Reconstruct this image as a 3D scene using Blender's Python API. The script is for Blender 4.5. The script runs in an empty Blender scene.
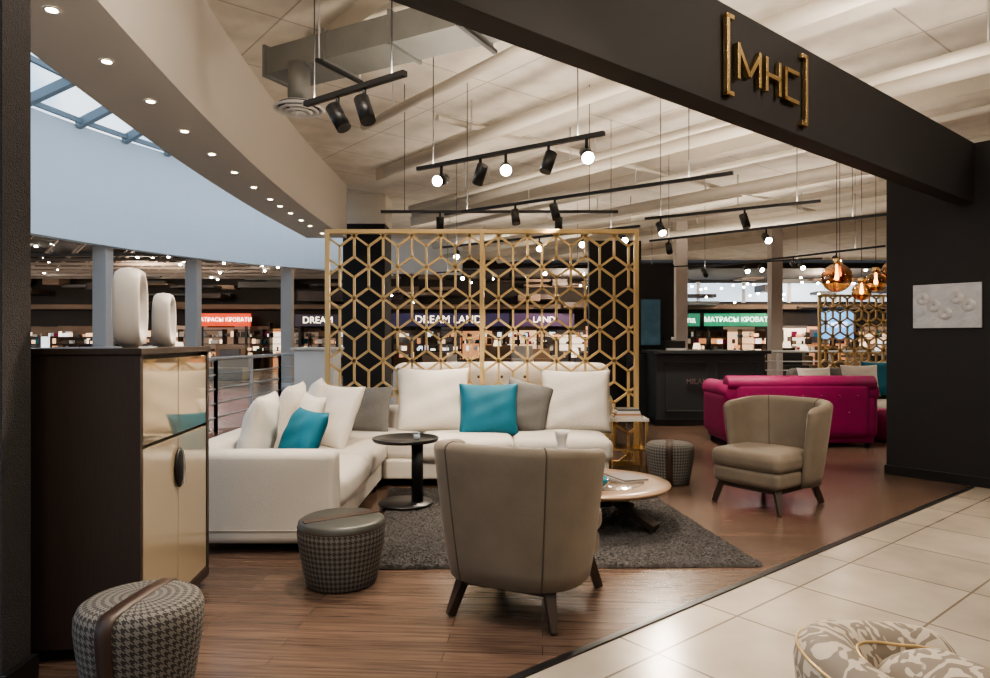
import bpy, bmesh, math, random
from mathutils import Vector, Matrix, Euler
random.seed(4)
C=bpy.context.scene.collection
try:
    bpy.context.scene.view_settings.look='AgX - Medium High Contrast'
    bpy.context.scene.view_settings.exposure=.12
except Exception: pass
# ---------------------------------------------------------------- materials
MATS={}
def newmat(name):
    m=bpy.data.materials.new(name); m.use_nodes=True
    nt=m.node_tree; b=nt.nodes['Principled BSDF']
    return m,nt,b
def mat(name,col,rough=0.5,metal=0.0,bump=0.0,bscale=50,var=0.0,vscale=8,sheen=0.0,coat=0.0,stretch=None,emit=None,es=0,spec=None):
    if name in MATS: return MATS[name]
    m,nt,b=newmat(name); N=nt.nodes; L=nt.links
    b.inputs['Base Color'].default_value=(*col,1); b.inputs['Roughness'].default_value=rough; b.inputs['Metallic'].default_value=metal
    if sheen: b.inputs['Sheen Weight'].default_value=sheen; b.inputs['Sheen Roughness'].default_value=0.4; b.inputs['Sheen Tint'].default_value=(*[min(1,c*2+.15) for c in col],1)
    if coat: b.inputs['Coat Weight'].default_value=coat
    if spec is not None: b.inputs['Specular IOR Level'].default_value=spec
    if emit: b.inputs['Emission Color'].default_value=(*emit,1); b.inputs['Emission Strength'].default_value=es
    if bump or var:
        tc=N.new('ShaderNodeTexCoord'); mp=N.new('ShaderNodeMapping'); L.new(tc.outputs['Object'],mp.inputs[0])
        if stretch: mp.inputs['Scale'].default_value=stretch
    if var:
        n=N.new('ShaderNodeTexNoise'); n.inputs['Scale'].default_value=vscale; n.inputs['Detail'].default_value=5
        L.new(mp.outputs[0],n.inputs['Vector'])
        mx=N.new('ShaderNodeMix'); mx.data_type='RGBA'
        mx.inputs[6].default_value=(*[c*(1-var) for c in col],1); mx.inputs[7].default_value=(*[min(1,c*(1+var)) for c in col],1)
        L.new(n.outputs['Fac'],mx.inputs[0]); L.new(mx.outputs[2],b.inputs['Base Color'])
    if bump:
        n=N.new('ShaderNodeTexNoise'); n.inputs['Scale'].default_value=bscale; n.inputs['Detail'].default_value=3
        L.new(mp.outputs[0],n.inputs['Vector'])
        bp=N.new('ShaderNodeBump'); bp.inputs['Strength'].default_value=bump; bp.inputs['Distance'].default_value=0.01
        L.new(n.outputs['Fac'],bp.inputs['Height']); L.new(bp.outputs[0],b.inputs['Normal'])
    MATS[name]=m; return m
def emat(name,col,s):
    return mat(name,col,0.5,emit=col,es=s)
def math_n(nt,op,a,bv=None):
    n=nt.nodes.new('ShaderNodeMath'); n.operation=op
    for i,v in enumerate((a,bv)):
        if v is None: continue
        if isinstance(v,(int,float)): n.inputs[i].default_value=v
        else: nt.links.new(v,n.inputs[i])
    return n.outputs[0]
def houndstooth():
    m,nt,b=newmat('houndstooth_fabric'); N=nt.nodes; L=nt.links
    uv=N.new('ShaderNodeUVMap'); sp=N.new('ShaderNodeSeparateXYZ'); L.new(uv.outputs[0],sp.inputs[0])
    k=8/0.027
    x=math_n(nt,'MULTIPLY',sp.outputs[0],k); y=math_n(nt,'MULTIPLY',sp.outputs[1],k)
    fm=lambda v,mod,th: math_n(nt,'LESS_THAN',math_n(nt,'FLOORED_MODULO',v,mod),th)
    wx=fm(x,8,4); wy=fm(y,8,4); tw=fm(math_n(nt,'ADD',x,y),4,2)
    sel=math_n(nt,'ADD',math_n(nt,'MULTIPLY',tw,wx),math_n(nt,'MULTIPLY',math_n(nt,'SUBTRACT',1.0,tw),wy))
    mx=N.new('ShaderNodeMix'); mx.data_type='RGBA'; mx.inputs[6].default_value=(.035,.031,.029,1); mx.inputs[7].default_value=(.15,.140,.128,1)
    L.new(sel,mx.inputs[0]); L.new(mx.outputs[2],b.inputs['Base Color']); b.inputs['Roughness'].default_value=.9
    return m
def brickmat(name,c1,c2,cm,bw,bh,mortar,rot,rough,offset=.5,streak=None,bump=.1,off=(0,0,0),spec=.5):
    m,nt,b=newmat(name); N=nt.nodes; L=nt.links
    tc=N.new('ShaderNodeTexCoord'); mp=N.new('ShaderNodeMapping'); L.new(tc.outputs['Object'],mp.inputs[0])
    mp.inputs['Rotation'].default_value=(0,0,rot); mp.inputs['Location'].default_value=off
    br=N.new('ShaderNodeTexBrick'); L.new(mp.outputs[0],br.inputs['Vector']); br.offset=offset
    br.inputs['Color1'].default_value=(*c1,1); br.inputs['Color2'].default_value=(*c2,1); br.inputs['Mortar'].default_value=(*cm,1)
    br.inputs['Scale'].default_value=1; br.inputs['Brick Width'].default_value=bw; br.inputs['Row Height'].default_value=bh
    br.inputs['Mortar Size'].default_value=mortar; br.inputs['Mortar Smooth'].default_value=.1
    col=br.outputs['Color']
    n=N.new('ShaderNodeTexNoise'); n.inputs['Detail'].default_value=6
    mp2=N.new('ShaderNodeMapping'); L.new(mp.outputs[0],mp2.inputs[0]); mp2.inputs['Scale'].default_value=streak or (1,1,1)
    L.new(mp2.outputs[0],n.inputs['Vector']); n.inputs['Scale'].default_value=3
    mr=N.new('ShaderNodeMapRange'); L.new(n.outputs['Fac'],mr.inputs[0]); mr.inputs[1].default_value=.3; mr.inputs[2].default_value=.7
    mr.inputs[3].default_value=.62 if streak else .86; mr.inputs[4].default_value=1.38 if streak else 1.12
    mx=N.new('ShaderNodeVectorMath'); mx.operation='SCALE'; L.new(col,mx.inputs[0]); L.new(mr.outputs[0],mx.inputs['Scale'])
    L.new(mx.outputs[0],b.inputs['Base Color']); b.inputs['Roughness'].default_value=rough
    b.inputs['Specular IOR Level'].default_value=spec
    bp=N.new('ShaderNodeBump'); bp.inputs['Strength'].default_value=bump; bp.inputs['Distance'].default_value=.004; bp.invert=True
    L.new(br.outputs['Fac'],bp.inputs['Height']); L.new(bp.outputs[0],b.inputs['Normal'])
    return m
ANG=math.radians(39.3); U=Vector((math.cos(ANG),math.sin(ANG))); NV=Vector((-math.sin(ANG),math.cos(ANG))); P0=Vector((.076,2.6))
def ST(s,t): return P0+U*s+NV*t
WOODF=brickmat('wood_plank_floor',(.122,.080,.060),(.084,.056,.042),(.035,.023,.018),1.1,.085,.0015,math.radians(4),.25,.37,(.9,20,1),.08)
TILE=brickmat('beige_tile_floor',(.40,.35,.29),(.34,.295,.245),(.17,.14,.11),.6,.6,.006,-ANG,.22,0,None,.25,(.1,.05,0))
CEIL=brickmat('ceiling_panels',(.66,.61,.54),(.62,.575,.51),(.38,.345,.30),2.4,1.2,.010,-ANG,.85,.0,None,.3)
HT=houndstooth()
GOLD=mat('gold_lacquer',(.66,.47,.23),.38,.45)
GOLDM=mat('gold_metal',(.80,.58,.29),.25,1)
WFAB=mat('cream_sofa_fabric',(.53,.495,.445),.95,bump=.35,bscale=220,var=.05,vscale=6,sheen=.1)
WFAB2=mat('ivory_cushion_fabric',(.61,.575,.52),.95,bump=.5,bscale=120,var=.05,sheen=.1)
TEAL=mat('teal_velvet',(.0,.115,.18),.7,bump=.2,bscale=90,var=.15,sheen=.1)
GREY=mat('grey_cushion_fabric',(.13,.128,.124),.9,bump=.4,bscale=160,var=.2,vscale=60)
VELV=mat('taupe_velvet',(.150,.122,.092),.72,bump=.14,bscale=30,var=.32,vscale=5,sheen=.3)
PIPE_=mat('seam_piping',(.065,.052,.039),.8)
DWOOD=mat('wenge_wood',(.034,.021,.015),.45,bump=.1,bscale=30,var=.35,vscale=14,stretch=(12,12,.6))
CABW=mat('cabinet_dark_oak',(.042,.028,.023),.5,bump=.1,bscale=30,var=.4,vscale=14,stretch=(14,14,.5))
BLACK=mat('black_metal',(.012,.012,.013),.4)
LEATH=mat('brown_leather',(.045,.026,.019),.45)
DLEATH=mat('dark_green_leather',(.040,.042,.037),.45)
CHAMP=mat('champagne_glass_lacquer',(.37,.30,.205),.12,.0,coat=1)
SMOKE=mat('bronze_mirror',(.52,.44,.33),.05,.85)
CERA=mat('white_ceramic',(.64,.61,.57),.35)
WALLD=mat('anthracite_plaster',(.016,.015,.016),.75,bump=.25,bscale=140,var=.15,vscale=30)
WALLT=mat('dark_textured_wallpaper',(.040,.036,.035),.8,bump=.9,bscale=170,var=.35,vscale=60)
BEAMM=mat('anthracite_beam_paint',(.030,.027,.028),.6,var=.08)
CREAM=mat('cream_paint',(.65,.60,.52),.8,var=.04)
SOFF=mat('soffit_paint',(.66,.61,.55),.8)
DRUM=mat('drum_white_paint',(.74,.78,.82),.85)
WHITE=mat('white_paint',(.70,.68,.66),.6)
GALV=mat('galvanised_steel',(.20,.20,.19),.5,.3,var=.2,vscale=5)
STEEL=mat('brushed_steel',(.60,.60,.59),.35,.5)
SKYF=mat('skylight_frame_paint',(.22,.26,.29),.5)
MAG=mat('magenta_velvet',(.22,.003,.075),.6,bump=.15,bscale=25,var=.2)
BARM=mat('bar_graphite_paint',(.030,.038,.042),.5)
DARKC=mat('dark_mall_ceiling',(.035,.028,.024),.8,var=.2)
SHOPW=mat('shop_back_wall',(.20,.14,.10),.8,var=.3,vscale=.7)
LAMP=emat('lamp_glow',(1,.93,.82),90)
DOWN=emat('downlight_glow',(1,.82,.56),26)
RUG=mat('charcoal_shag',(.060,.056,.054),.95,bump=1,bscale=160,var=.55,vscale=45,sheen=.2)
def damask():
    m,nt,b=newmat('damask_fabric'); N=nt.nodes; L=nt.links
    tc=N.new('ShaderNodeTexCoord'); n=N.new('ShaderNodeTexNoise'); n.inputs['Scale'].default_value=13; n.inputs['Detail'].default_value=.6
    n.inputs['Distortion'].default_value=2.6
    L.new(tc.outputs['Object'],n.inputs['Vector']); r=N.new('ShaderNodeValToRGB')
    e=r.color_ramp.elements; e[0].position=.50; e[0].color=(.52,.45,.36,1); e[1].position=.52; e[1].color=(.22,.18,.14,1)
    L.new(n.outputs['Fac'],r.inputs[0]); L.new(r.outputs[0],b.inputs['Base Color']); b.inputs['Roughness'].default_value=.7
    return m
DAM=damask()
def glass(name,col,f=.25,rough=.02):
    m,nt,b=newmat(name); N=nt.nodes; L=nt.links
    t=N.new('ShaderNodeBsdfTransparent'); t.inputs[0].default_value=(*col,1); g=N.new('ShaderNodeBsdfGlossy'); g.inputs[0].default_value=(*[min(1,c*.6+.4) for c in col],1); g.inputs['Roughness'].default_value=rough
    lw=N.new('ShaderNodeLayerWeight'); lw.inputs[0].default_value=f
    mx=N.new('ShaderNodeMixShader'); L.new(lw.outputs['Facing'],mx.inputs[0]); L.new(t.outputs[0],mx.inputs[1]); L.new(g.outputs[0],mx.inputs[2])
    L.new(mx.outputs[0],N['Material Output'].inputs[0]); return m
AMBER=glass('amber_glass',(.70,.42,.20),.45); GLS=glass('clear_glass',(.90,.96,.99),.1)
# ---------------------------------------------------------------- geometry helpers
def grp(name,loc=(0,0,0),rz=0):
    e=bpy.data.objects.new(name,None); e.location=loc; e.rotation_euler=(0,0,rz); e.empty_display_size=.1; C.objects.link(e); return e
def mobj(name,V,F,m,par=None,smooth=False,loc=(0,0,0),rot=(0,0,0),uv=None):
    me=bpy.data.meshes.new(name); me.from_pydata([tuple(v) for v in V],[],F); me.update()
    if uv:
        l=me.uv_layers.new(name='UVMap')
        for i,lp in enumerate(me.loops): l.data[i].uv=uv[i]
    me.materials.append(m)
    if smooth:
        for p in me.polygons: p.use_smooth=True
    o=bpy.data.objects.new(name,me); o.location=loc; o.rotation_euler=rot; C.objects.link(o)
    if par: o.parent=par
    return o
def bev(o,w,s=3):
    md=o.modifiers.new('bev','BEVEL'); md.width=w; md.segments=s; md.limit_method='ANGLE'
    for p in o.data.polygons: p.use_smooth=True
    w2=o.modifiers.new('wn','WEIGHTED_NORMAL'); w2.keep_sharp=True
    return o
BF=[(0,3,2,1),(4,5,6,7),(0,1,5,4),(1,2,6,5),(2,3,7,6),(3,0,4,7)]
def bverts(lo,hi):
    x0,y0,z0=lo; x1,y1,z1=hi
    return [(x0,y0,z0),(x1,y0,z0),(x1,y1,z0),(x0,y1,z0),(x0,y0,z1),(x1,y0,z1),(x1,y1,z1),(x0,y1,z1)]
def box(name,lo,hi,m,par=None,b=0,loc=(0,0,0),rot=(0,0,0)):
    o=mobj(name,bverts(lo,hi),BF,m,par,loc=loc,rot=rot)
    if b: bev(o,b)
    return o
def multibox(name,L_,m,par):
    V=[];F=[]
    for lo,hi in L_:
        k=len(V); V+=bverts(lo,hi); F+=[tuple(k+q for q in f) for f in BF]
    return mobj(name,V,F,m,par)
def soft(name,lo,hi,r,m,par=None,puff=0,n=7,loc=(0,0,0),rot=(0,0,0),crown=0):
    c=[(a+b_)/2 for a,b_ in zip(lo,hi)]; hs=[(b_-a)/2 for a,b_ in zip(lo,hi)]; r=min(r,min(hs)*.99)
    bm=bmesh.new()
    def ticks(h):
        e=[h,h-.2*r,h-.5*r,h-.8*r]; inner=[(h-r)*(-1+2*i/n) for i in range(n+1)]
        return sorted(set([round(-q,5) for q in e]+[round(q,5) for q in inner]+[round(q,5) for q in e]))
    for ax in range(3):
        a,b2=[i for i in range(3) if i!=ax]
        ta,tb=ticks(hs[a]),ticks(hs[b2])
        for sg in (-1,1):
            g=[]
            for p in ta:
                row=[]
                for q in tb:
                    v=[0,0,0]; v[ax]=sg*hs[ax]; v[a]=p; v[b2]=q
                    inn=Vector([max(-(h-r),min(h-r,w)) for w,h in zip(v,hs)])
                    d=Vector(v)-inn
                    if d.length>1e-7: d=d.normalized()*r
                    w=inn+d
                    f=[w[i]/hs[i] for i in range(3)]
                    for i in range(3):
                        j,k=[q2 for q2 in range(3) if q2!=i]
                        pf=puff*(1 if i==2 else .5)
                        w[i]+=math.copysign(1,w[i])*pf*max(0,1-f[j]**2)**.6*max(0,1-f[k]**2)**.6*abs(f[i])
                    row.append(bm.verts.new(w+Vector(c)))
                g.append(row)
            for i in range(len(ta)-1):
                for j in range(len(tb)-1):
                    bm.faces.new((g[i][j],g[i+1][j],g[i+1][j+1],g[i][j+1]))
    bmesh.ops.remove_doubles(bm,verts=bm.verts,dist=1e-4); bmesh.ops.recalc_face_normals(bm,faces=bm.faces)
    me=bpy.data.meshes.new(name); bm.to_mesh(me); bm.free(); me.materials.append(m)
    for p in me.polygons: p.use_smooth=True
    o=bpy.data.objects.new(name,me); o.location=loc; o.rotation_euler=rot; C.objects.link(o)
    if par: o.parent=par
    return o
def lathe(name,prof,m,par=None,loc=(0,0,0),rot=(0,0,0),n=48,smooth=True,sc=(1,1)):
    V=[];F=[];uv=[]; rm=max(p[0] for p in prof); acc=[0]
    for i in range(1,len(prof)): acc.append(acc[-1]+math.dist(prof[i],prof[i-1]))
    for r,z in prof:
        for i in range(n):
            a=2*math.pi*i/n; V.append((r*math.cos(a)*sc[0],r*math.sin(a)*sc[1],z))
    for j in range(len(prof)-1):
        for i in range(n):
            k=(i+1)%n; F.append((j*n+i,j*n+k,(j+1)*n+k,(j+1)*n+i))
            u0=2*math.pi*i/n*rm; u1=2*math.pi*(i+1)/n*rm
            uv+= [(u0,acc[j]),(u1,acc[j]),(u1,acc[j+1]),(u0,acc[j+1])]
    return mobj(name,V,F,m,par,smooth,loc,rot,uv)
def cyl(name,r,z0,z1,m,par=None,loc=(0,0,0),rot=(0,0,0),r2=None,n=32):
    r2=r if r2 is None else r2
    o=lathe(name,[(0,z0),(r,z0),(r2,z1),(0,z1)],m,par,loc,rot,n,False)
    for p in o.data.polygons:
        p.use_smooth=abs(p.normal.z)<.9
    return o
def rod(name,a,b,r,m,par=None,n=12):
    a=Vector(a); b=Vector(b); d=b-a
    o=cyl(name,r,0,d.length,m,par,n=n); o.location=a; o.rotation_mode='QUATERNION'; o.rotation_quaternion=d.to_track_quat('Z','Y'); return o
def tube(name,pts,r,m,par=None,n=8):
    cu=bpy.data.curves.new(name,'CURVE'); cu.dimensions='3D'; cu.bevel_depth=r; cu.bevel_resolution=2; cu.use_fill_caps=True
    sp=cu.splines.new('POLY'); sp.points.add(len(pts)-1)
    for i,p in enumerate(pts): sp.points[i].co=(*p,1)
    cu.materials.append(m); o=bpy.data.objects.new(name,cu); C.objects.link(o); o.parent=par; return o
def beam(name,a,b,w,h,m,par=None,b_=0,w2=None):
    a=Vector(a); b=Vector(b); d=b-a; L_=d.length; w2=w2 or w
    V=[(-w/2,-h/2,0),(w/2,-h/2,0),(w/2,h/2,0),(-w/2,h/2,0),(-w2/2,-h/2,L_),(w2/2,-h/2,L_),(w2/2,h/2,L_),(-w2/2,h/2,L_)]
    o=mobj(name,V,BF,m,par); o.location=a
    zc=d.normalized(); yc=Vector((0,0,1)); 
    if abs(zc.z)>.95: yc=Vector((0,1,0))
    xc_=yc.cross(zc).normalized(); yc=zc.cross(xc_)
    o.rotation_euler=Matrix((xc_,yc,zc)).transposed().to_euler()
    if b_: bev(o,b_,2)
    return o
def pillow(name,w,h,t,m,par,loc,rot=(0,0,0),n=22,pinch=.07):
    V=[];F=[]
    for s in (1,-1):
        for i in range(n+1):
            for j in range(n+1):
                u=-1+2*i/n; v=-1+2*j/n
                th=t/2*(max(0,1-abs(u)**3)**.5)*(max(0,1-abs(v)**3)**.5)
                th*=1+.07*math.sin(5*u+2*v+w*20)+.05*math.sin(9*v-4*u+h*31+loc[0]*7)
                x=w/2*u*(1-pinch*(1-v*v)); z=h/2*v*(1-pinch*(1-u*u))
                V.append((x,s*th,z))
    k=(n+1)**2
    for i in range(n):
        for j in range(n):
            a=i*(n+1)+j
            F.append((a,a+1,a+n+2,a+n+1)); F.append((k+a,k+a+n+1,k+a+n+2,k+a+1))
    o=mobj(name,V,F,m,par,True,loc,rot)
    bm=bmesh.new(); bm.from_mesh(o.data); bmesh.ops.remove_doubles(bm,verts=bm.verts,dist=1e-5); bm.to_mesh(o.data); bm.free()
    return o
def text(name,s,size,m,par,loc,rot=(math.pi/2,0,0),ext=.01):
    cu=bpy.data.curves.new(name,'FONT'); cu.body=s; cu.size=size; cu.extrude=ext; cu.align_x='CENTER'; cu.align_y='CENTER'; cu.materials.append(m)
    o=bpy.data.objects.new(name,cu); o.location=loc; o.rotation_euler=rot; C.objects.link(o); o.parent=par; return o
# ---------------------------------------------------------------- room shell
def floorpoly():
    V=[];F=[];mi=[]
    def quad(s0,s1,t0,t1,m):
        k=len(V)
        for s,t in ((s0,t0),(s1,t0),(s1,t1),(s0,t1)):
            p=ST(s,t); V.append((p.x,p.y,0))
        F.append((k,k+1,k+2,k+3)); mi.append(m)
    quad(-40,50,-30,0,1); quad(-3.2,16,0,8.2,0); quad(-40,-3.2,0,8.2,1); quad(16,50,0,8.2,1); quad(-40,50,8.2,50,1)
    o=mobj('floor',V,F,WOODF); o.data.materials.append(TILE)
    for p,i in zip(o.data.polygons,mi): p.material_index=i
floorpoly()
a=ST(-3.2,0.0); b_=ST(5.3,0.0)
beam('trim_floor_border',(a.x,a.y,.004),(b_.x,b_.y,.004),.035,.008,BLACK)
Hc=4.2
mobj('ceiling',bverts((-3.3,-8,Hc),(20,25,Hc+.1)),BF,CEIL)
box('wall_back',(-15,-8.2,0),(20,-8,Hc+.1),CREAM)
box('wall_right',(20,-8,0),(20.2,30,Hc+.1),CREAM)
w=grp('wall_left')
box('panel',(-2.6,2.45,0),(-1.775,2.60,Hc-.9),WALLT,w); box('baseboard',(-2.6,2.44,0),(-1.755,2.62,.09),BLACK,w,.004)
p=ST(5.37,0)
w=grp('wall_right_partition',(p.x,p.y,0),ANG)
box('panel',(0,-6,0),(.22,.72,3.03),WALLD,w); box('baseboard',(-.015,-6,0),(.235,.735,.09),BLACK,w,.003)
art=mat('foil_relief_paper',(.50,.47,.44),.3,.35,bump=1,bscale=14,var=.3,vscale=9)
ag=grp('wall_relief_picture',(p.x,p.y,0),ANG)
box('panel',(-.022,-.06,1.40),(-.001,.483,1.80),art,ag,.003)
for i in range(5):
    lathe('relief_flower_%d'%i,[(.005,0),(.02,.01),(.05,.004),(.06,0)],art,ag,(-.022,.04+.09*i,1.6+.08*math.sin(i*2.1)),(0,-math.pi/2,0),16)
p=ST(-4,0)
box('fascia_beam',(0,0,2.5),(9.38,.14,3.03),BEAMM,None,.004,(p.x,p.y,0),(0,0,ANG))
p=ST(0,-.001)
sg=grp('gold_letter_sign',(p.x,p.y,0),ANG)
def sb(n,x0,z0,x1,z1): box(n,(x0,-.03,z0),(x1,-.003,z1),GOLDM,sg,.002)
sb('bracket_left',1.41,2.55,1.435,2.97); sb('bracket_left_top',1.41,2.945,1.475,2.97); sb('bracket_left_bottom',1.41,2.55,1.475,2.575)
sb('bracket_right',2.24,2.55,2.265,2.97); sb('bracket_right_top',2.195,2.945,2.265,2.97); sb('bracket_right_bottom',2.195,2.55,2.265,2.575)
z0,z1=2.655,2.845
def dg(n,x0,za,x1,zb): beam(n,(x0,-.016,za),(x1,-.016,zb),.026,.026,GOLDM,sg)
sb('letter_m_a',1.51,z0,1.535,z1); sb('letter_m_b',1.72,z0,1.745,z1); dg('letter_m_c',1.525,z1-.02,1.6275,z0+.04); dg('letter_m_d',1.73,z1-.02,1.6275,z0+.04)
sb('letter_h_a',1.79,z0,1.815,z1); sb('letter_h_b',1.93,z0,1.955,z1); sb('letter_h_c',1.79,2.738,1.955,2.763)
sb('letter_c_a',2.00,z0,2.025,z1); sb('letter_c_b',2.00,z1-.025,2.16,z1); sb('letter_c_c',2.00,z0,2.16,z0+.025)
def xc(y): return -3.10+.0095*max(0,11.5-y)**2 if y<11.5 else -3.10
ys=[0+12.8*i/32 for i in range(33)]
V=[];F=[]
for y in ys:
    X=xc(y); V+=[(X-.44,y,3.2),(X+.31,y,3.2),(X+.31,y,Hc+.05),(X-.44,y,Hc+.05)]
for i in range(len(ys)-1):
    a=i*4; b_=a+4
    for k in range(4): F.append((a+k,a+(k+1)%4,b_+(k+1)%4,b_+k))
F.append((0,3,2,1)); F.append((len(V)-4,len(V)-3,len(V)-2,len(V)-1))
mobj('wall_soffit_bulkhead',V,F,SOFF)
dl=grp('soffit_downlights')
for i,y in enumerate([3.1,3.92,4.65,5.43,6.21,6.98,7.74,8.5,9.23,9.71,10.25,10.86,11.4,12.2]):
    lathe('trim_ring_%d'%i,[(.028,3.197),(.045,3.190),(.05,3.199)],WHITE,dl,(xc(y),y,0),n=20)
    cyl('bulb_%d'%i,.03,3.192,3.199,DOWN,dl,(xc(y),y,0),n=16)
dp=[(-7.2,3),(-8.3,6),(-8.7,9),(-8.35,12),(-7.75,14.2),(-6.9,16.1),(-5.8,17.6),(-4.4,18.8),(-2.8,19.6),(-1,20)]
def smoothp(P,k=4):
    out=[]
    for i in range(len(P)-1):
        p0=P[max(0,i-1)];p1=P[i];p2=P[i+1];p3=P[min(len(P)-1,i+2)]
        for j in range(k):
            t=j/k
            out.append(tuple(.5*((2*p1[q])+(-p0[q]+p2[q])*t+(2*p0[q]-5*p1[q]+4*p2[q]-p3[q])*t*t+(-p0[q]+3*p1[q]-3*p2[q]+p3[q])*t**3) for q in (0,1)))
    out.append(P[-1]); return out
D=smoothp(dp)
V=[];F=[]
cx,cy=-2.5,9.0; ZT=5.45
for x,y in D:
    d=Vector((x-cx,y-cy)).normalized()*.25
    V+=[(x,y,3.2),(x,y,ZT),(x+d.x,y+d.y,ZT),(x+d.x,y+d.y,3.2)]
for i in range(len(D)-1):
    a=i*4;b_=a+4
    for k in range(4): F.append((a+k,b_+k,b_+(k+1)%4,a+(k+1)%4))
o=mobj('wall_atrium_drum',V,F,DRUM,smooth=False)
V=[];F=[]
for x,y in D:
    d=Vector((x-cx,y-cy)).normalized()
    V+=[(x+d.x*.3,y+d.y*.3,4.9),(x+d.x*26,y+d.y*26,4.9)]
for i in range(len(D)-1): F.append((2*i,2*i+2,2*i+3,2*i+1))
mobj('ceiling_mall_dark',V,F,DARKC)
box('ceiling_mall_far',(-2.2,25,3.9),(20,31,4.1),DARKC)
sk=grp('window_skylight')
DS=D[::2]
for i,(x,y) in enumerate(DS):
    beam('rafter_%d'%i,(x,y,ZT),(-2.4,y*.8+2,ZT+2.5),.12,.16,SKYF,sk)
for f in (0.02,.16,.32,.6,.98):
    pts=[(x+(-2.4-x)*f,y+(y*.8+2-y)*f,ZT+2.5*f) for x,y in DS]
    for i in range(len(pts)-1): beam('purlin',pts[i],pts[i+1],.07,.09,SKYF,sk)
V=[];F=[]
for x,y in DS: V+=[(x,y,ZT+.08),(-2.4,y*.8+2,ZT+2.58)]
for i in range(len(V)//2-1): F.append((2*i,2*i+2,2*i+3,2*i+1))
mobj('glazing',V,F,GLS,sk)
POST=mat('column_paint',(.46,.41,.375),.6)
for i,(x,y) in enumerate([(-7.95,13.9),(-7.1,16.2),(-5.45,18.2),(-3.55,19.5),(-8.55,10.5)]):
    c=grp('mall_column',(x-.15,y+.15,0)); box('shaft',(-.14,-.14,0),(.14,.14,3.2),POST,c,.01); box('base',(-.2,-.2,0),(.2,.2,.12),STEEL,c,.01)
for x,y in [(4.5,16.5),(7.0,17),(10,17)]:
    c=grp('mall_column',(x,y,0)); box('shaft',(-.14,-.14,0),(.14,.14,Hc),POST,c,.01); box('base',(-.2,-.2,0),(.2,.2,.12),STEEL,c,.01)
c=grp('black_column',(-2.62,14,0)); box('shaft',(-.42,-.42,0),(.42,.42,3.6),WALLD,c,.01); box('capital',(-.44,-.44,3.6),(.44,.44,Hc),CREAM,c,.01)
RAILM=mat('rail_grey_paint',(.50,.50,.50),.4,.2)
def rail(pts,h=1.0):
    g=grp('balustrade')
    for i in range(len(pts)-1):
        a=Vector((*pts[i],0)); b=Vector((*pts[i+1],0)); L_=(b-a).length; n=max(1,round(L_/1.1))
        for k in range(n+1): 
            q=a.lerp(b,k/n); box('post',(q.x-.02,q.y-.02,0),(q.x+.02,q.y+.02,h),RAILM,g)
        rod('handrail',a+Vector((0,0,h+.02)),b+Vector((0,0,h+.02)),.028,RAILM,g)
        for z in (.2,.4,.6,.8): rod('bar',a+Vector((0,0,z)),b+Vector((0,0,z)),.014,RAILM,g,8)
rail([(-3.6,7.2),(-3.9,9.5),(-3.8,12),(-3.4,14)]); rail([(4.2,15.6),(9.5,14.6)])
# ---------------------------------------------------------------- ceiling services
cb=grp('ceiling_beams')
def tmax(s): return (2.2+.774*s)/.633-.3
for i,s in enumerate([1.2,4.2,7.2,10.2,13.2,16.2]):
    t1=min(tmax(s),15); a=ST(s,t1); b=ST(s,-6)
    beam('joist_%d'%i,(a.x,a.y,Hc-.10),(b.x,b.y,Hc-.10),.24,.20,CREAM,cb)
pp=grp('ceiling_pipes')
for i,(s,z,r) in enumerate([(2.2,3.82,.05),(3.3,3.72,.075),(5.0,3.7,.05),(5.5,3.75,.09),(6.4,3.6,.04),(8.2,3.7,.09),(9.2,3.6,.06),(11.5,3.7,.1)]):
    t1=min(tmax(s)-.6,14); a=ST(s,t1); b=ST(s,-6)
    rod('pipe_%d'%i,(a.x,a.y,z),(b.x,b.y,z),r,CREAM,pp,16)
    t=-5
    while t<t1:
        q=ST(s,t); rod('hanger',(q.x,q.y,z),(q.x,q.y,Hc),.01,STEEL,pp,6); t+=2.4
a=ST(-.5,2.6); b=ST(14,2.6); rod('cross_pipe',(a.x,a.y,4.0),(b.x,b.y,4.0),.03,CREAM,pp,12)
a=ST(3,4.9); b=ST(14,4.9); rod('cross_pipe',(a.x,a.y,4.0),(b.x,b.y,4.0),.04,CREAM,pp,12)
dg_=grp('air_duct')
A=Vector((-1.86,5.95,3.66)); B=Vector((.45,4.70,3.66)); dd=(B-A).normalized()
beam('duct_body',A,B,.38,.22,GALV,dg_)
for k in range(5):
    q=A.lerp(B,k/4); beam('flange_%d'%k,q-dd*.012,q+dd*.012,.43,.27,GALV,dg_)
    if k in(1,3):
        sd=Vector((-dd.y,dd.x,0))*.25
        for sgn in (-1,1): rod('hanger',q+sd*sgn+Vector((0,0,-.14)),q+sd*sgn+Vector((0,0,Hc-3.66)),.007,STEEL,dg_,6)
        beam('bracket',q-sd*1.1+Vector((0,0,-.145)),q+sd*1.1+Vector((0,0,-.145)),.035,.025,BLACK,dg_)
DL=(-1.62,5.62,0)
cyl('diffuser_neck',.09,3.22,3.57,GALV,dg_,DL)
for i in range(4): lathe('diffuser_ring_%d'%i,[(.21-.05*i,3.2-.012*i),(.195-.05*i,3.185-.012*i),(.165-.05*i,3.225),(.17-.05*i,3.235)],WHITE,dg_,DL)
cyl('diffuser_plate',.17,3.222,3.232,mat('diffuser_shadow',(.12,.11,.1),.8),dg_,DL)
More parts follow.
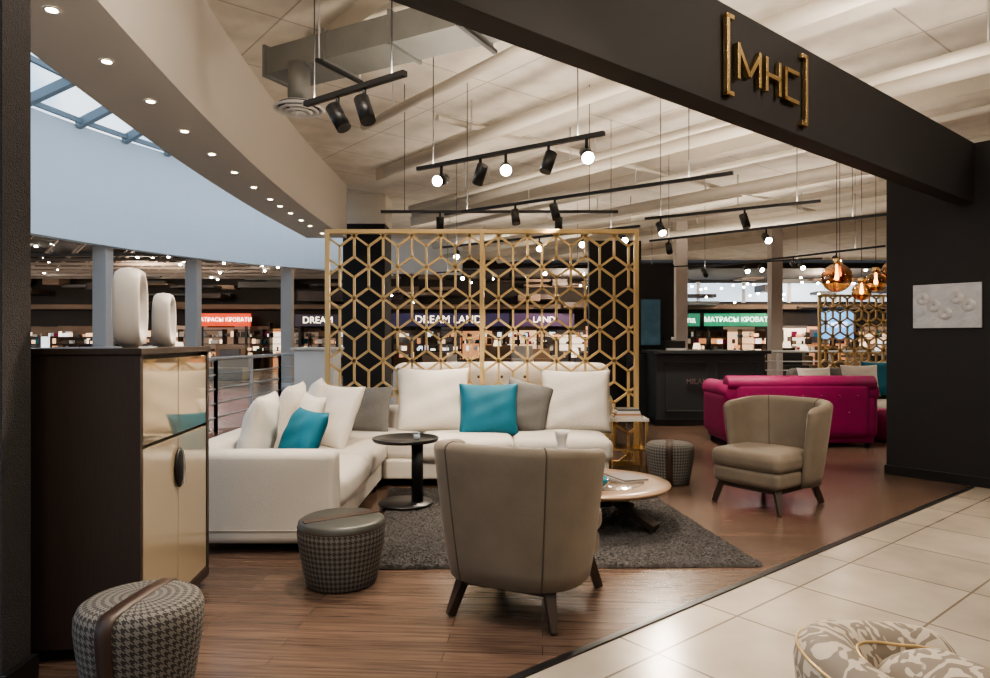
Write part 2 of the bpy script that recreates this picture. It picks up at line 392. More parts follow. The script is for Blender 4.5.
def spotlamp(loc,tgt,e,size=1.3,par=None,col=(1,.84,.67)):
    l=bpy.data.lights.new('lamp','SPOT'); l.energy=e; l.spot_size=size; l.spot_blend=.6; l.shadow_soft_size=.04; l.color=col
    o=bpy.data.objects.new('lamp',l); C.objects.link(o); o.location=loc; o.rotation_euler=(Vector(tgt)-Vector(loc)).to_track_quat('-Z','Y').to_euler()
    if par: o.parent=par
def area(name,loc,sx,sy,e,col,tgt=None,rz=0,up=False,par=None):
    l=bpy.data.lights.new(name,'AREA'); l.shape='RECTANGLE'; l.size=sx; l.size_y=sy; l.energy=e; l.color=col
    o=bpy.data.objects.new(name,l); o.location=loc; C.objects.link(o); o.rotation_euler=(math.pi if up else 0,0,rz)
    if par: o.parent=par
def track(a,b,z,heads,up=0):
    g=grp('track_light')
    A=Vector((*a,z)); B=Vector((*b,z)); beam('rail',A,B,.035,.03,BLACK,g)
    for f in (.1,.88):
        q=A.lerp(B,f); rod('hanger',q,Vector((q.x,q.y,Hc)),.004,BLACK,g,6)
    if up:
        m_=(A+B)/2; d_=B-A
        area('ceiling_fill_strip',(m_.x,m_.y,z+.02),d_.length*.95,.03,up*.52,(1,.87,.72),rz=math.atan2(d_.y,d_.x),up=True,par=g)  # unseen up-facing strip, added to brighten the ceiling
    for f,d,lit,en,tg in heads:
        q=A.lerp(B,f); rod('stem',q,q-Vector((0,0,.09)),.012,BLACK,g,8)
        dv=Vector(d).normalized(); c=q-Vector((0,0,.13))
        rod('head',c-dv*.07,c+dv*.09,.045,BLACK,g,20)
        if lit: rod('lens',c+dv*.088,c+dv*.094,.041,LAMP,g,20)
        if en: spotlamp(c+dv*.12,tg,en*1.15,1.2,g)
track((-1.17,4.2),(-.49,3.71),2.75,[(.35,(.5,-.2,-.9),0,200,(-1.3,5.2,.4)),(.62,(.3,-.3,-.9),0,150,(-1.2,2.6,.3))],25)
track((-.66,5.8),(.77,4.79),2.75,[(.15,(-.3,-.9,-.3),1,0,0),(.38,(-.3,.5,-.8),0,190,(.2,6.5,.5)),(.52,(.0,-.9,-.35),1,0,0),(.74,(-.3,-.2,-.9),0,200,(.3,3.2,.6)),(.92,(.0,-.9,-.5),1,190,(.8,4.4,.3))],45)
track((-.58,7.9),(2.08,5.94),2.75,[(.3,(.1,-.2,-.9),0,260,(.3,6.6,.5)),(.45,(.2,-.2,-.9),0,200,(-1.0,6.3,.5))],60)
track((1.81,8.2),(3.42,7.14),2.75,[(.1,(.1,-.6,-.7),1,190,(2.2,5.3,.5)),(.6,(.2,-.2,-.9),0,240,(3.5,8.3,.4))],45)
track((-.87,10.8),(1.86,8.73),2.75,[(.1,(0,-.8,-.5),1,0,0),(.55,(0,-.8,-.5),1,0,0),(.75,(0,-.8,-.5),1,190,(0,8.2,.5)),(.93,(.1,-.8,-.5),1,0,0)],60)
track((2.29,10.06),(4.56,7.9),2.75,[(.1,(0,-.5,-.8),0,190,(3,9.6,1)),(.55,(0,-.8,-.5),1,0,0)],60)
track((4.04,14.1),(6.08,10.6),2.75,[(.1,(0,-.8,-.5),0,0,0),(.35,(0,-.8,-.5),1,220,(5,11,.4)),(.6,(0,-.8,-.5),0,0,0),(.8,(0,-.8,-.5),1,0,0)],70)
track((3.2,15.5),(6.5,13.5),2.9,[(.1,(0,-.8,-.5),1,0,0),(.4,(0,-.8,-.5),0,0,0),(.7,(0,-.8,-.5),1,220,(5,13,.4)),(.9,(0,-.8,-.5),1,0,0)],70)
track((-1.5,16.5),(2.2,14.2),2.9,[(.2,(0,-.8,-.5),1,0,0),(.5,(0,-.8,-.5),0,0,0),(.7,(0,-.8,-.5),1,0,0)],80)
track((-1.3,7.75),(1.4,7.75),2.75,[(.25,(0,.2,-.9),0,130,(-.6,8.0,.6)),(.75,(0,.2,-.9),0,130,(.7,8.0,.6))],0)  # extra track added only to brighten the back of the tufted sofa
q=ST(.7,.07); area('beam_top_fill',(q.x,q.y,3.06),9,.08,95,(1,.88,.74),rz=ANG,up=True)  # added fill on top of the fascia, hidden from below, lifts the ceiling
# ---------------------------------------------------------------- gold lattice screens
def lattice(name,loc,rz,W,H,nd,R,bw,st=1.12,dep=.035):
    g=grp(name,loc,rz)
    fw=.045
    for i in range(nd+1):
        x=-W/2+i*W/nd; x0=x-(fw/2); 
        if i==0:x0=x
        if i==nd:x0=x-fw
        box('post_%d'%i,(x0,-.03,0),(x0+fw,.03,H),GOLD,g,.003)
    box('rail_top',(-W/2,-.031,H-fw),(W/2,.031,H),GOLD,g,.003); box('rail_bottom',(-W/2,-.031,.0),(W/2,.031,fw),GOLD,g,.003)
    segs=set()
    w=math.sqrt(3)*R; 
    rows=int(H/(1.5*R*st))+3; cols=int(W/w)+3
    def key(p,q):
        p=(round(p[0],4),round(p[1],4)); q=(round(q[0],4),round(q[1],4)); return (min(p,q),max(p,q))
    for r in range(-1,rows):
        for c in range(-1,cols):
            cx_=-W/2+c*w+(w/2 if r%2 else 0); cz=r*1.5*R*st
            vs=[(cx_+R*math.sin(math.radians(60*k)),cz+R*st*math.cos(math.radians(60*k))) for k in range(6)]
            for k in range(6): segs.add(key(vs[k],vs[(k+1)%6]))
            for k in (1,3,5) : segs.add(key((cx_,cz),vs[k]))
    V=[];F=[]
    for (p,q) in segs:
        x0,y0=p;x1,y1=q; t0,t1=0,1; ok=True
        for dlt,lo,hi,v0 in ((x1-x0,-W/2+.03,W/2-.03,x0),(y1-y0,.03,H-.03,y0)):
            if abs(dlt)<1e-9:
                if v0<lo or v0>hi: ok=False
            else:
                ta,tb=(lo-v0)/dlt,(hi-v0)/dlt
                if ta>tb: ta,tb=tb,ta
                t0=max(t0,ta);t1=min(t1,tb)
        if not ok or t1-t0<1e-3: continue
        a=Vector((x0+(x1-x0)*t0,y0+(y1-y0)*t0)); b=Vector((x0+(x1-x0)*t1,y0+(y1-y0)*t1)); d=(b-a).normalized()
        nn=Vector((-d.y,d.x))*bw/2; a-=d*bw*.25; b+=d*bw*.25
        k=len(V)
        for yy in (-dep/2,dep/2):
            for pt in (a-nn,b-nn,b+nn,a+nn): V.append((pt.x,yy,pt.y))
        F+= [tuple(k+i for i in f) for f in BF]
    mobj('lattice',V,F,GOLD,g)
    return g
lattice('gold_lattice_screen',(-.135,7.02,0),0,3.23,2.43,2,.172,.022,1.25)
lattice('gold_lattice_screen',(6.6,12.2,0),0,1.6,2.1,1,.15,.028)
# ---------------------------------------------------------------- corner sofa
s=grp('corner_sofa')
box('base_left',(-1.93,4.14,.07),(-.99,6.9,.24),WFAB,s,.02); box('base_right',(-.99,5.95,.07),(1.0,6.9,.24),WFAB,s,.02)
soft('arm_panel',(-1.95,4.10,.06),(-.975,4.30,.61),.04,WFAB,s,.004)
soft('back_left',(-1.96,4.28,.06),(-1.74,6.95,.63),.06,WFAB,s,.006)
soft('back_right',(-1.76,6.73,.06),(1.02,6.94,.63),.06,WFAB,s,.006)
soft('seat_cushion_1',(-1.75,4.31,.23),(-.95,5.18,.42),.06,WFAB,s,.02)
soft('seat_cushion_2',(-1.75,5.19,.23),(-.95,6.0,.42),.06,WFAB,s,.02)
soft('seat_cushion_corner',(-1.75,6.01,.23),(-.70,6.74,.42),.06,WFAB,s,.02)
soft('seat_cushion_3',(-.69,5.90,.23),(.16,6.74,.42),.06,WFAB,s,.02)
soft('seat_cushion_4',(.17,5.90,.23),(1.03,6.74,.42),.06,WFAB,s,.02)
for x,y in [(-1.88,4.2),(-1.05,4.2),(-1.05,5.8),(-1.88,6.85),(.93,6.05),(.93,6.85),(0,6.85)]: box('foot',(x-.04,y-.03,0),(x+.04,y+.03,.08),BLACK,s)
box('arm_seam',(-1.955,4.094,.14),(-.97,4.12,.147),mat('fabric_seam',(.35,.31,.27),.9),s)
R_=math.radians
cu=[('ivory_cushion',.60,.56,.20,WFAB2,(-1.60,4.62,.66),(R_(-12),0,R_(-82))),
 ('ivory_cushion',.62,.58,.20,WFAB2,(-1.60,5.25,.68),(R_(-14),0,R_(-84))),
 ('ivory_cushion',.60,.54,.18,WFAB2,(-1.42,5.00,.64),(R_(-22),0,R_(-62))),
 ('teal_cushion',.50,.46,.16,TEAL,(-1.32,4.60,.61),(R_(-26),0,R_(-52))),
 ('ivory_cushion',.60,.56,.20,WFAB2,(-1.58,5.95,.68),(R_(-14),0,R_(-75))),
 ('ivory_cushion',.62,.56,.18,WFAB2,(-1.35,5.62,.66),(R_(-24),0,R_(-42))),
 ('grey_cushion',.54,.46,.16,GREY,(-1.24,6.45,.63),(R_(-16),0,R_(-14))),
 ('ivory_cushion',.70,.64,.22,WFAB2,(-.60,6.55,.71),(R_(-14),0,R_(3))),
 ('teal_cushion',.56,.50,.17,TEAL,(-.06,6.38,.64),(R_(-18),0,R_(2))),
 ('grey_cushion',.46,.50,.16,GREY,(.30,6.50,.65),(R_(-14),R_(14),R_(-4))),
 ('ivory_cushion',.68,.62,.22,WFAB2,(.78,6.56,.70),(R_(-14),0,R_(-3)))]
for n_,w_,h_,t_,m_,l_,r_ in cu: pillow(n_,w_,h_,t_,m_,s,l_,r_)
b=grp('tufted_sofa')
box('base',(-1.15,8.05,.1),(1.3,8.85,.42),WFAB,b,.03); soft('back',(-1.2,7.95,.1),(1.35,8.2,1.01),.11,WFAB2,b,.02)
soft('arm_left',(-1.25,8.0,.1),(-1.0,8.9,.66),.1,WFAB,b,.01); soft('arm_right',(1.15,8.0,.1),(1.4,8.9,.66),.1,WFAB,b,.01)
soft('seat',(-1.0,8.2,.38),(1.15,8.9,.5),.05,WFAB,b,.01)
for i in range(9):
    for j in range(2): lathe('button',[(0,.012),(.012,.008),(.018,0)],PIPE_,b,(-1.0+.27*i+.13*j,7.935,.86-.2*j),(math.pi/2,0,0),10)
for x in (-1.1,1.25):
    for y in (8.1,8.8): cyl('foot',.03,0,.11,BLACK,b,(x,y,0))
# ---------------------------------------------------------------- armchairs
def shell(name,a,b,H0,drop,z0,T,thm,m,par,sb_=.8,flare=1.0,N_=56,ex=.75,endr=.05):
    V=[];F=[];th=math.radians(thm)
    K=9;Q=6
    rows=[]
    for i in range(N_+1):
        q=-1+2*i/N_; ang=q*th
        H=H0-drop*(abs(q)**2.6)
        e=abs(q); tt=T*(math.sqrt(max(.004,1-((e-.88)/.12)**2)) if e>.88 else 1)
        if e>.88: H-=endr*((e-.88)/.12)**2
        sx,cxx=math.sin(ang),math.cos(ang)
        def P(off,z):
            k=(z-z0)/(H0-z0); sc=sb_+(1-sb_)*(k**.85)*flare
            A=a*sc-off;Bv=b*sc-off
            return (A*math.copysign(abs(sx)**ex,sx),-Bv*math.copysign(abs(cxx)**ex,cxx),z)
        row=[]
        o0=(T-tt)/2
        for k in range(K): row.append(P(o0,z0+(H-tt/2-z0)*k/(K-1)))
        for k in range(1,Q): 
            aa=math.pi*k/Q; row.append(P(o0+tt/2-tt/2*math.cos(aa),H-tt/2+tt/2*math.sin(aa)))
        for k in range(K): row.append(P(o0+tt,z0+(H-tt/2-z0)*(1-k/(K-1))))
        rows.append(row)
    M_=len(rows[0])
    for r in rows: V+=r
    for i in range(N_):
        for j in range(M_):
            k=(j+1)%M_; F.append((i*M_+j,i*M_+k,(i+1)*M_+k,(i+1)*M_+j))
    F.append(tuple(range(M_))); F.append(tuple(reversed([N_*M_+j for j in range(M_)])))
    o=mobj(name,V,F,m,par,True)
    bm=bmesh.new(); bm.from_mesh(o.data); bmesh.ops.recalc_face_normals(bm,faces=bm.faces); bm.to_mesh(o.data); bm.free()
    return o,rows,K
def armchair(loc,rz):
    g=grp('armchair',loc,rz)
    o,rows,K=shell('back_shell',.415,.38,.825,.05,.175,.08,102,VELV,g,.80,ex=.70,endr=.04)
    for i in (20,36):
        tube('seam',rows[i][:K+4],.004,PIPE_,g); tube('seam_inner',rows[i][K+3:],.0035,PIPE_,g)
    soft('seat_base_back',(-.17,-.25,.18),(.17,-.05,.31),.03,VELV,g,.0)
    soft('seat_base',(-.29,-.10,.18),(.29,.39,.315),.045,VELV,g,.006)
    soft('seat_cushion_back',(-.17,-.25,.30),(.17,.0,.43),.05,VELV,g,.0)
    soft('seat_cushion',(-.30,-.11,.30),(.30,.40,.44),.055,VELV,g,.018)
    box('rail_front',(-.24,.31,.145),(.24,.35,.185),DWOOD,g,.004); box('rail_back',(-.20,-.24,.145),(.20,-.20,.185),DWOOD,g,.004)
    for sx in (-1,1):
        beam('rail_side',(sx*.21,-.22,.165),(sx*.245,.34,.165),.04,.04,DWOOD,g,.004)
        beam('leg_front',(sx*.235,.32,.19),(sx*.285,.36,0.004),.06,.045,DWOOD,g,.004,.028)
        beam('leg_back',(sx*.21,-.21,.19),(sx*.255,-.275,0.004),.06,.045,DWOOD,g,.004,.028)
    return g
armchair((.135,3.34,0),R_(-24)); armchair((2.21,5.42,0),R_(126))
g=grp('damask_armchair',(1.09,1.34,0),R_(-75))
o,rows,K=shell('back_shell',.44,.42,.655,.12,.15,.13,115,DAM,g,.9)
tube('gold_piping',[r[K] for r in rows],.0035,GOLD,g); tube('gold_piping_inner',[r[K+4] for r in rows],.0035,GOLD,g)
soft('seat',(-.29,-.25,.15),(.29,.40,.40),.06,DAM,g,.02)
soft('back_cushion',(-.27,-.22,.38),(.27,.02,.60),.10,DAM,g,.03)
for sx in (-1,1):
    for sy in (-.25,.3): cyl('leg',.02,0,.16,DWOOD,g,(sx*.26,sy,0),r2=.03)
# ---------------------------------------------------------------- ottomans
def ottoman(loc,rz,r,h,top,belt=True):
    g=grp('ottoman',loc,rz)
    prof=[(0,.0),(r*.74,.0),(r*.80,.012),(r*.87,h*.25),(r*.96,h*.58),(r,h*.78),(r*.995,h*.88),(r*.94,h*.95),(r*.84,h*.985),(r*.4,h),(0,h)]
    if belt:
        lathe('body',prof,HT,g)
        pts=[(rr*1.012+.003,z*1.004+.002) for rr,z in prof[2:]]
        path=[(-x,z) for x,z in pts]+[(x,z) for x,z in reversed(pts[:-1])]
        V=[];F=[]
        for x,z in path:
            V+=[(x,-.028,z),(x,.028,z)]
        for i in range(len(path)-1): F.append((2*i,2*i+2,2*i+3,2*i+1))
        o=mobj('leather_strap',V,F,LEATH,g,True); md=o.modifiers.new('s','SOLIDIFY'); md.thickness=.005
    else:
        lathe('body',prof[:8],HT,g)
        lathe('leather_top',[(r*.985,h*.89),(r*.97,h*.96),(r*.88,h*.995),(0,h)],top,g)
        box('top_handle_strip',(-r*.9,-.025,h*.985),(r*.9,.025,h*1.012),LEATH,g,.003)
        lathe('rim_seam',[(r*.99,h*.87),(r*1.003,h*.885),(r*.99,h*.90)],LEATH,g)
    return g
ottoman((-1.265,2.43,0),R_(86),.210,.385,None)
ottoman((-.82,3.64,0),R_(35),.232,.35,DLEATH,False)
ottoman((1.58,6.15,0),R_(75),.215,.37,None)
# ---------------------------------------------------------------- rug
V=[];F=[];c4=[Vector((-.66,3.83,0)),Vector((1.53,3.87,0)),Vector((1.27,5.80,0)),Vector((-.92,5.84,0))]
n1=230
for i in range(n1+1):
    for j in range(n1+1):
        u,v=i/n1,j/n1; q=c4[0].lerp(c4[1],u).lerp(c4[3].lerp(c4[2],u),v)
        e=min(u,1-u,v,1-v); z=.004 if e<1e-6 else .012+random.random()*.016
        V.append((q.x+random.uniform(-.004,.004),q.y+random.uniform(-.004,.004),z))
for i in range(n1):
    for j in range(n1):
        a=i*(n1+1)+j; F.append((a,a+n1+1,a+n1+2,a+1))
mobj('shag_rug',V,F,RUG)
# ---------------------------------------------------------------- coffee table
RZ=.029
g=grp('coffee_table',(.73,4.74,RZ))
OAK=mat('table_walnut',(.24,.155,.095),.3,bump=.05,var=.25,vscale=10,stretch=(1,8,1),coat=.4)
lathe('top',[(0,.235),(.42,.235),(.47,.25),(.485,.268),(.48,.278),(.40,.280),(0,.280)],OAK,g,n=64)
lathe('inset',[(0,.2815),(.30,.2815),(.305,.279)],mat('table_inset',(.13,.10,.075),.15,coat=1),g,n=64)
cyl('hub',.09,.12,.235,DWOOD,g)
for k in range(4):
    a_=R_(-38+90*k); d=Vector((math.cos(a_),math.sin(a_),0))
    beam('leg_%d'%k,d*.03+Vector((0,0,.20)),d*.42+Vector((0,0,.026)),.05,.045,DWOOD,g,.004,.11)
g2=grp('glass_bowl',(.66,4.50,RZ+.281)); lathe('bowl',[(0,.004),(.04,.002),(.07,.03),(.10,.07),(.095,.072),(.065,.034),(0,.012)],mat('teal_glass',(.0,.16,.24),.08,coat=1),g2)
g2=grp('white_vase',(.47,4.80,RZ+.2815)); lathe('body',[(0,0),(.07,.0),(.11,.05),(.12,.10),(.09,.16),(.045,.20),(.03,.25),(.045,.31),(.055,.345),(.048,.34),(.02,.25),(0,.2)],CERA,g2)
g2=grp('magazine_stack',(.93,4.83,RZ+.28),.4)
for i,c in enumerate([(.5,.45,.4),(.12,.1,.1)]): box('magazine_%d'%i,(-.1+.005*i,-.13,.002+.008*i),(.1,.13,.009+.008*i),mat('cover_%d'%i,c,.4),g2)
g=grp('side_table',(-.69,5.25,RZ))
lathe('base',[(0,0),(.205,0),(.21,.008),(.205,.018),(0,.02)],BLACK,g); lathe('top',[(0,.485),(.245,.485),(.255,.50),(.255,.512),(.245,.512),(.24,.50),(0,.50)],BLACK,g)
cyl('column',.045,.018,.487,BLACK,g,(.09,0,0))
g2=grp('candle_glass',(-.60,5.22,RZ+.501)); lathe('cup',[(0,.002),(.03,.002),(.035,.06),(.031,.06),(.027,.008),(0,.008)],GLS,g2); cyl('candle',.024,.009,.035,CERA,g2)
g=grp('gold_console_table',(1.3,6.72,0))
for x in (-.17,.17):
    for y in (-.13,.13): box('leg',(x-.012,y-.012,0),(x+.012,y+.012,.52),GOLDM,g)
box('top',(-.19,-.15,.50),(.19,.15,.53),mat('white_marble',(.5,.47,.43),.2),g,.003); box('shelf',(-.18,-.14,.22),(.18,.14,.235),GOLDM,g)
g2=grp('book_stack',(1.3,6.70,.532))
for i,c in enumerate([(.5,.45,.4),(.35,.2,.12),(.6,.58,.55),(.1,.1,.1)]): box('book_%d'%i,(-.14+.012*i,-.1,.022*i),(.13-.01*i,.1,.021+.022*i),mat('book_cover_%d'%i,c,.5),g2)
# ---------------------------------------------------------------- cabinet
g=grp('highboard_cabinet',(-1.44,2.76,0),R_(5.4))
box('plinth',(-.49,.03,0),(-.04,.83,.07),BLACK,g); box('side_panel_near',(-.52,0,.05),(0,.03,1.235),CABW,g,.002); box('side_panel_far',(-.52,.83,.05),(0,.86,1.235),CABW,g,.002)
box('carcass',(-.52,.03,.05),(-.03,.83,1.235),CABW,g); box('top',(-.53,-.008,1.235),(.008,.868,1.262),DWOOD,g,.003)
box('bottom_rail',(-.03,.03,.05),(0,.83,.10),CABW,g); box('door_upper_near',(-.03,.034,.86),(-.004,.428,1.215),SMOKE,g,.002); box('door_upper_far',(-.03,.432,.86),(-.004,.826,1.215),SMOKE,g,.002)
box('door_lower_near',(-.03,.034,.105),(-.004,.428,.845),CHAMP,g,.002); box('door_lower_far',(-.03,.432,.105),(-.004,.826,.845),CHAMP,g,.002)
lathe('handle',[(0,-.095),(.02,-.088),(.048,-.05),(.058,0),(.048,.05),(.02,.088),(0,.095)],BLACK,g,(.004,.43,.70),sc=(.32,1))
box('handle_split',(.0,.427,.62),(.0225,.433,.78),STEEL,g)
def discvase(loc,rz,W,H,T):
    g=grp('ceramic_vase',loc,rz)
    V=[];F=[];n=48
    prof=[(0,.18),(.30,.20),(.52,.30),(.66,.55),(.74,.86),(.82,1.0),(.91,.92),(.97,.62),(1.0,.0)]
    prof=prof+[(r,-t) for r,t in reversed(prof[:-1])]
    for i in range(n):
        a_=2*math.pi*i/n; ca,sa=math.cos(a_),math.sin(a_); e=.7
        px=math.copysign(abs(ca)**e,ca); pz=math.copysign(abs(sa)**e,sa)
        for r_,t_ in prof: V.append((W/2*px*r_,T/2*t_,H/2+H/2*pz*r_))
    q=len(prof)
    for i in range(n):
        for j in range(q-1): F.append((i*q+j,((i+1)%n)*q+j,((i+1)%n)*q+j+1,i*q+j+1))
    o=mobj('body',V,F,CERA,g,True)
    bm=bmesh.new(); bm.from_mesh(o.data); bmesh.ops.remove_doubles(bm,verts=bm.verts,dist=1e-5); bmesh.ops.recalc_face_normals(bm,faces=bm.faces); bm.to_mesh(o.data); bm.free()
    lathe('foot',[(0,0),(.04,0),(.035,.02),(0,.02)],CERA,g,sc=(1,.8))
    return g
discvase((-1.57,2.93,1.2625),R_(106),.215,.345,.105); discvase((-1.595,3.28,1.2625),R_(104),.17,.26,.080)
# ---------------------------------------------------------------- bar, back partition, magenta sofa
b=grp('bar_counter')
box('body',(2.42,10.2,0),(4.05,10.9,1.08),BARM,b,.004); box('top',(2.36,10.13,1.08),(4.12,10.97,1.13),BARM,b,.006); box('plinth',(2.40,10.17,0),(4.07,10.92,.1),BLACK,b,.003)
box('wing',(2.12,10.9,0),(2.9,11.0,1.05),BARM,b)
for i in range(2):
    x0=2.55+i*.76
    for nm,l,h in (('t',(x0,10.18,.93),(x0+.64,10.2,.96)),('b',(x0,10.18,.2),(x0+.64,10.2,.23)),('l',(x0,10.18,.2),(x0+.03,10.2,.96)),('r',(x0+.61,10.18,.2),(x0+.64,10.2,.96))): box('moulding_'+nm,l,h,BARM,b,.004)
text('lettering','MILANO HOME',.11,mat('bar_letter_metal',(.35,.33,.3),.3,.8),b,(3.24,10.17,.66))
g2=grp('coffee_machine',(2.75,10.5,1.131)); box('body',(-.15,-.15,0),(.15,.15,.14),BLACK,g2,.01); box('tray',(-.15,-.2,0),(.15,-.15,.03),STEEL,g2); cyl('cup',.03,.14,.2,CERA,g2)
g2=grp('wine_bottle',(3.3,10.5,1.131)); lathe('glass',[(0,0),(.035,0),(.037,.18),(.015,.23),(.013,.29),(0,.29)],mat('bottle_green',(.02,.04,.02),.1,coat=1),g2)
box('wall_bar_partition',(1.58,11.4,0),(2.45,11.6,2.95),WALLD); box('wall_bar_back',(2.45,11.4,0),(3.0,11.6,2.55),WALLD)
g2=grp('wall_screen'); box('frame',(2.42,11.36,1.18),(2.78,11.398,1.98),BLACK,g2); box('display',(2.44,11.352,1.2),(2.76,11.362,1.96),mat('display_image',(.05,.10,.13),.2,var=.9,vscale=4,emit=(.05,.09,.11),es=.3),g2)
r=grp('magenta_sofa')
soft('back',(2.85,8.10,.10),(4.5,8.34,.80),.09,MAG,r,.012); lathe('back_roll',[(0,0),(.09,.0),(.10,.01),(.10,1.77),(.09,1.78),(0,1.78)],MAG,r,(2.78,8.2,.76),(0,math.pi/2,0))
for x0 in (2.74,4.36):
    soft('arm',(x0,8.12,.10),(x0+.24,9.0,.66),.09,MAG,r,.01); lathe('arm_roll',[(0,0),(.10,.0),(.12,.01),(.12,.88),(0,.89)],MAG,r,(x0+.12,8.12,.66),(-math.pi/2,0,0))
soft('seat',(2.9,8.3,.2),(4.4,9.0,.48),.06,MAG,r,.02); box('base',(2.8,8.15,.05),(4.55,8.95,.2),MAG,r,.02)
for x in (2.85,4.5):
    for y in (8.2,8.9): cyl('foot',.03,0,.07,BLACK,r,(x,y,0))
for i in range(7):
    for j in range(2): lathe('button',[(0,.012),(.01,.008),(.015,0)],MAG,r,(3.0+.22*i+.11*j,8.09,.62-.2*j),(math.pi/2,0,0),10)
g2=grp('grey_sofa',(.5,-.55,0)); soft('back',(3.7,10.2,.1),(5.9,10.45,.88),.1,GREY,g2,.01); soft('seat',(3.7,9.6,.12),(5.9,10.2,.45),.07,WFAB,g2,.01)
for x in (3.9,5.7):
    for y in (9.7,10.35): cyl('foot',.03,0,.14,BLACK,g2,(x,y,0))
pillow('pillow_a',.5,.45,.16,WFAB2,g2,(4.0,10.1,.68),(R_(-15),0,.1)); pillow('pillow_b',.5,.45,.16,TEAL,g2,(5.3,10.1,.68),(R_(-15),0,.1)); pillow('pillow_c',.5,.45,.16,WFAB2,g2,(4.6,10.05,.72),(R_(-15),0,-.1)); pillow('pillow_d',.55,.5,.16,TEAL,g2,(4.95,10.12,.74),(R_(-12),0,-.1))
g2=grp('magenta_pouf',(5.02,8.75,0)); lathe('body',[(0,0),(.2,.01),(.24,.06),(.25,.25),(.22,.38),(0,.41)],MAG,g2)
for x,y,z,r_ in [(4.02,8.0,2.02,.17),(4.42,8.2,1.87,.11),(4.62,8.25,1.99,.12),(4.90,8.35,2.13,.14),(5.15,8.6,1.95,.12),(4.36,8.6,2.12,.10)]:
    g2=grp('amber_globe_pendant',(x,y,0))
    lathe('globe',[(r_*math.sin(math.pi*k/20),z-r_*math.cos(math.pi*k/20)) for k in range(1,20)],AMBER,g2,n=32); cyl('cap',.04,z+r_*.95,z+r_+.06,GOLDM,g2); rod('cord',(0,0,z+r_),(0,0,Hc),.004,BLACK,g2,6)
    lathe('bulb',[(0,z-.03),(.018,z-.025),(.024,z),(.016,z+.04),(.012,z+r_),(0,z+r_)],emat('pendant_bulb',(1,.72,.4),12),g2,n=16)
g2=grp('white_kiosk',(-3.2,12.3,0)); box('body',(-.35,-.3,0),(.35,.3,1.1),WHITE,g2,.02); box('top',(-.4,-.35,1.1),(.4,.35,1.15),CREAM,g2,.01)
# ---------------------------------------------------------------- far mall shops
Yf=30
box('wall_mall_far',(-34,Yf,0),(24,Yf+.3,6.2),DARKC)
fs=grp('shop_fronts')
GLOW=[emat('shop_glow_%d'%i,c,e) for i,(c,e) in enumerate([((1,.64,.38),1.1),((1,.80,.6),1.5),((.80,.87,.95),1.2),((.9,.42,.2),.6),((.25,.17,.12),.7),((.12,.1,.09),.4)])]
x=-32
while x<23:
    w_=random.uniform(.6,1.7); z_=random.uniform(1.5,1.8)
    box('display_wall',(x,Yf-.1,0),(x+w_,Yf,z_+.1),random.choice([SHOPW,SHOPW,GLOW[4],GLOW[3],GLOW[5],SHOPW]),fs)
    if random.random()<.7: box('lit_niche',(x+.1,Yf-.16,random.uniform(.6,1.2)),(x+w_-.08,Yf-.1,z_-.3*random.random()),random.choice(GLOW),fs)
    x+=w_
L_=[]
x=-31
while x<22:
    w_=random.uniform(1.2,2.6); top=random.choice([1.42,1.72,2.0])
    for z in (.5,.8,1.1,1.4,1.7):
        if z<top: L_.append(((x,Yf-.62,z-.03),(x+w_,Yf-.17,z)))
    for xx in (x,x+w_-.04): L_.append(((xx,Yf-.62,0),(xx+.04,Yf-.17,top)))
    x+=w_+random.uniform(.2,1.4)
multibox('shelving',L_,DWOOD,fs)
goods=[WHITE,SHOPW,DWOOD,MAG,GREY,CREAM,LEATH,GLOW[0],GLOW[1],GLOW[3],TEAL,GLOW[2]]
for gi,m_ in enumerate(goods):
    L_=[]
    for k in range(80):
        x=random.uniform(-31,22); z=random.choice([.5,.8,1.1,1.4]); ww=random.uniform(.05,.28); hh=random.uniform(.06,.24)
        y=Yf-.6+random.random()*.2
        L_.append(((x,y,z),(x+ww,y+.1,z+hh)))
    multibox('shelf_goods_%d'%gi,L_,m_,fs)
    if gi in (1,2,6,4):
        L_=[]
        for k in range(26):
            x=random.uniform(-31,21); z=random.uniform(2.6,4.2); ww=random.uniform(.6,2.6); hh=random.uniform(.06,.3)
            L_.append(((x,Yf-.5-random.random(),z),(x+ww,Yf-.3,z+hh)))
        multibox('upper_fascia_%d'%gi,L_,m_,fs)
box('header_strip',(-32,Yf-.5,2.6),(23,Yf,2.8),SHOPW,fs)
wc=grp('window_clerestory')
for i in range(8):
    box('pane_%d'%i,(5+i*2,Yf-.12,2.95),(6.85+i*2,Yf-.05,3.75),emat('clerestory_sky',(.62,.78,.95),1.0),wc); box('mullion_%d'%i,(6.85+i*2,Yf-.15,2.9),(7+i*2,Yf-.02,3.8),WHITE,wc)
for i in range(110):
    x=random.uniform(-30,22); y=random.uniform(20.5,28.5); h_=random.uniform(.4,1.1); w_=random.uniform(.3,1.3)
    if -9<x<-3 and y<23: continue
    c=random.choice([WHITE,CREAM,SHOPW,OAK,LEATH,GREY,WALLD,DWOOD,SHOPW])
    box('display_unit_%d'%i,(x,y,0),(x+w_,y+.6,h_*.55),c,fs,.03); box('display_back_%d'%i,(x,y+.5,0),(x+w_,y+.65,h_),c,fs,.03)
    if i%4==0:
        rod('lamp_stem_%d'%i,(x+w_/2,y+.3,h_*.5),(x+w_/2,y+.3,h_*.5+.55),.015,BLACK,fs,6); cyl('lamp_shade_%d'%i,.15,h_*.5+.5,h_*.5+.72,GLOW[1],fs,(x+w_/2,y+.3,0),r2=.10,n=16)
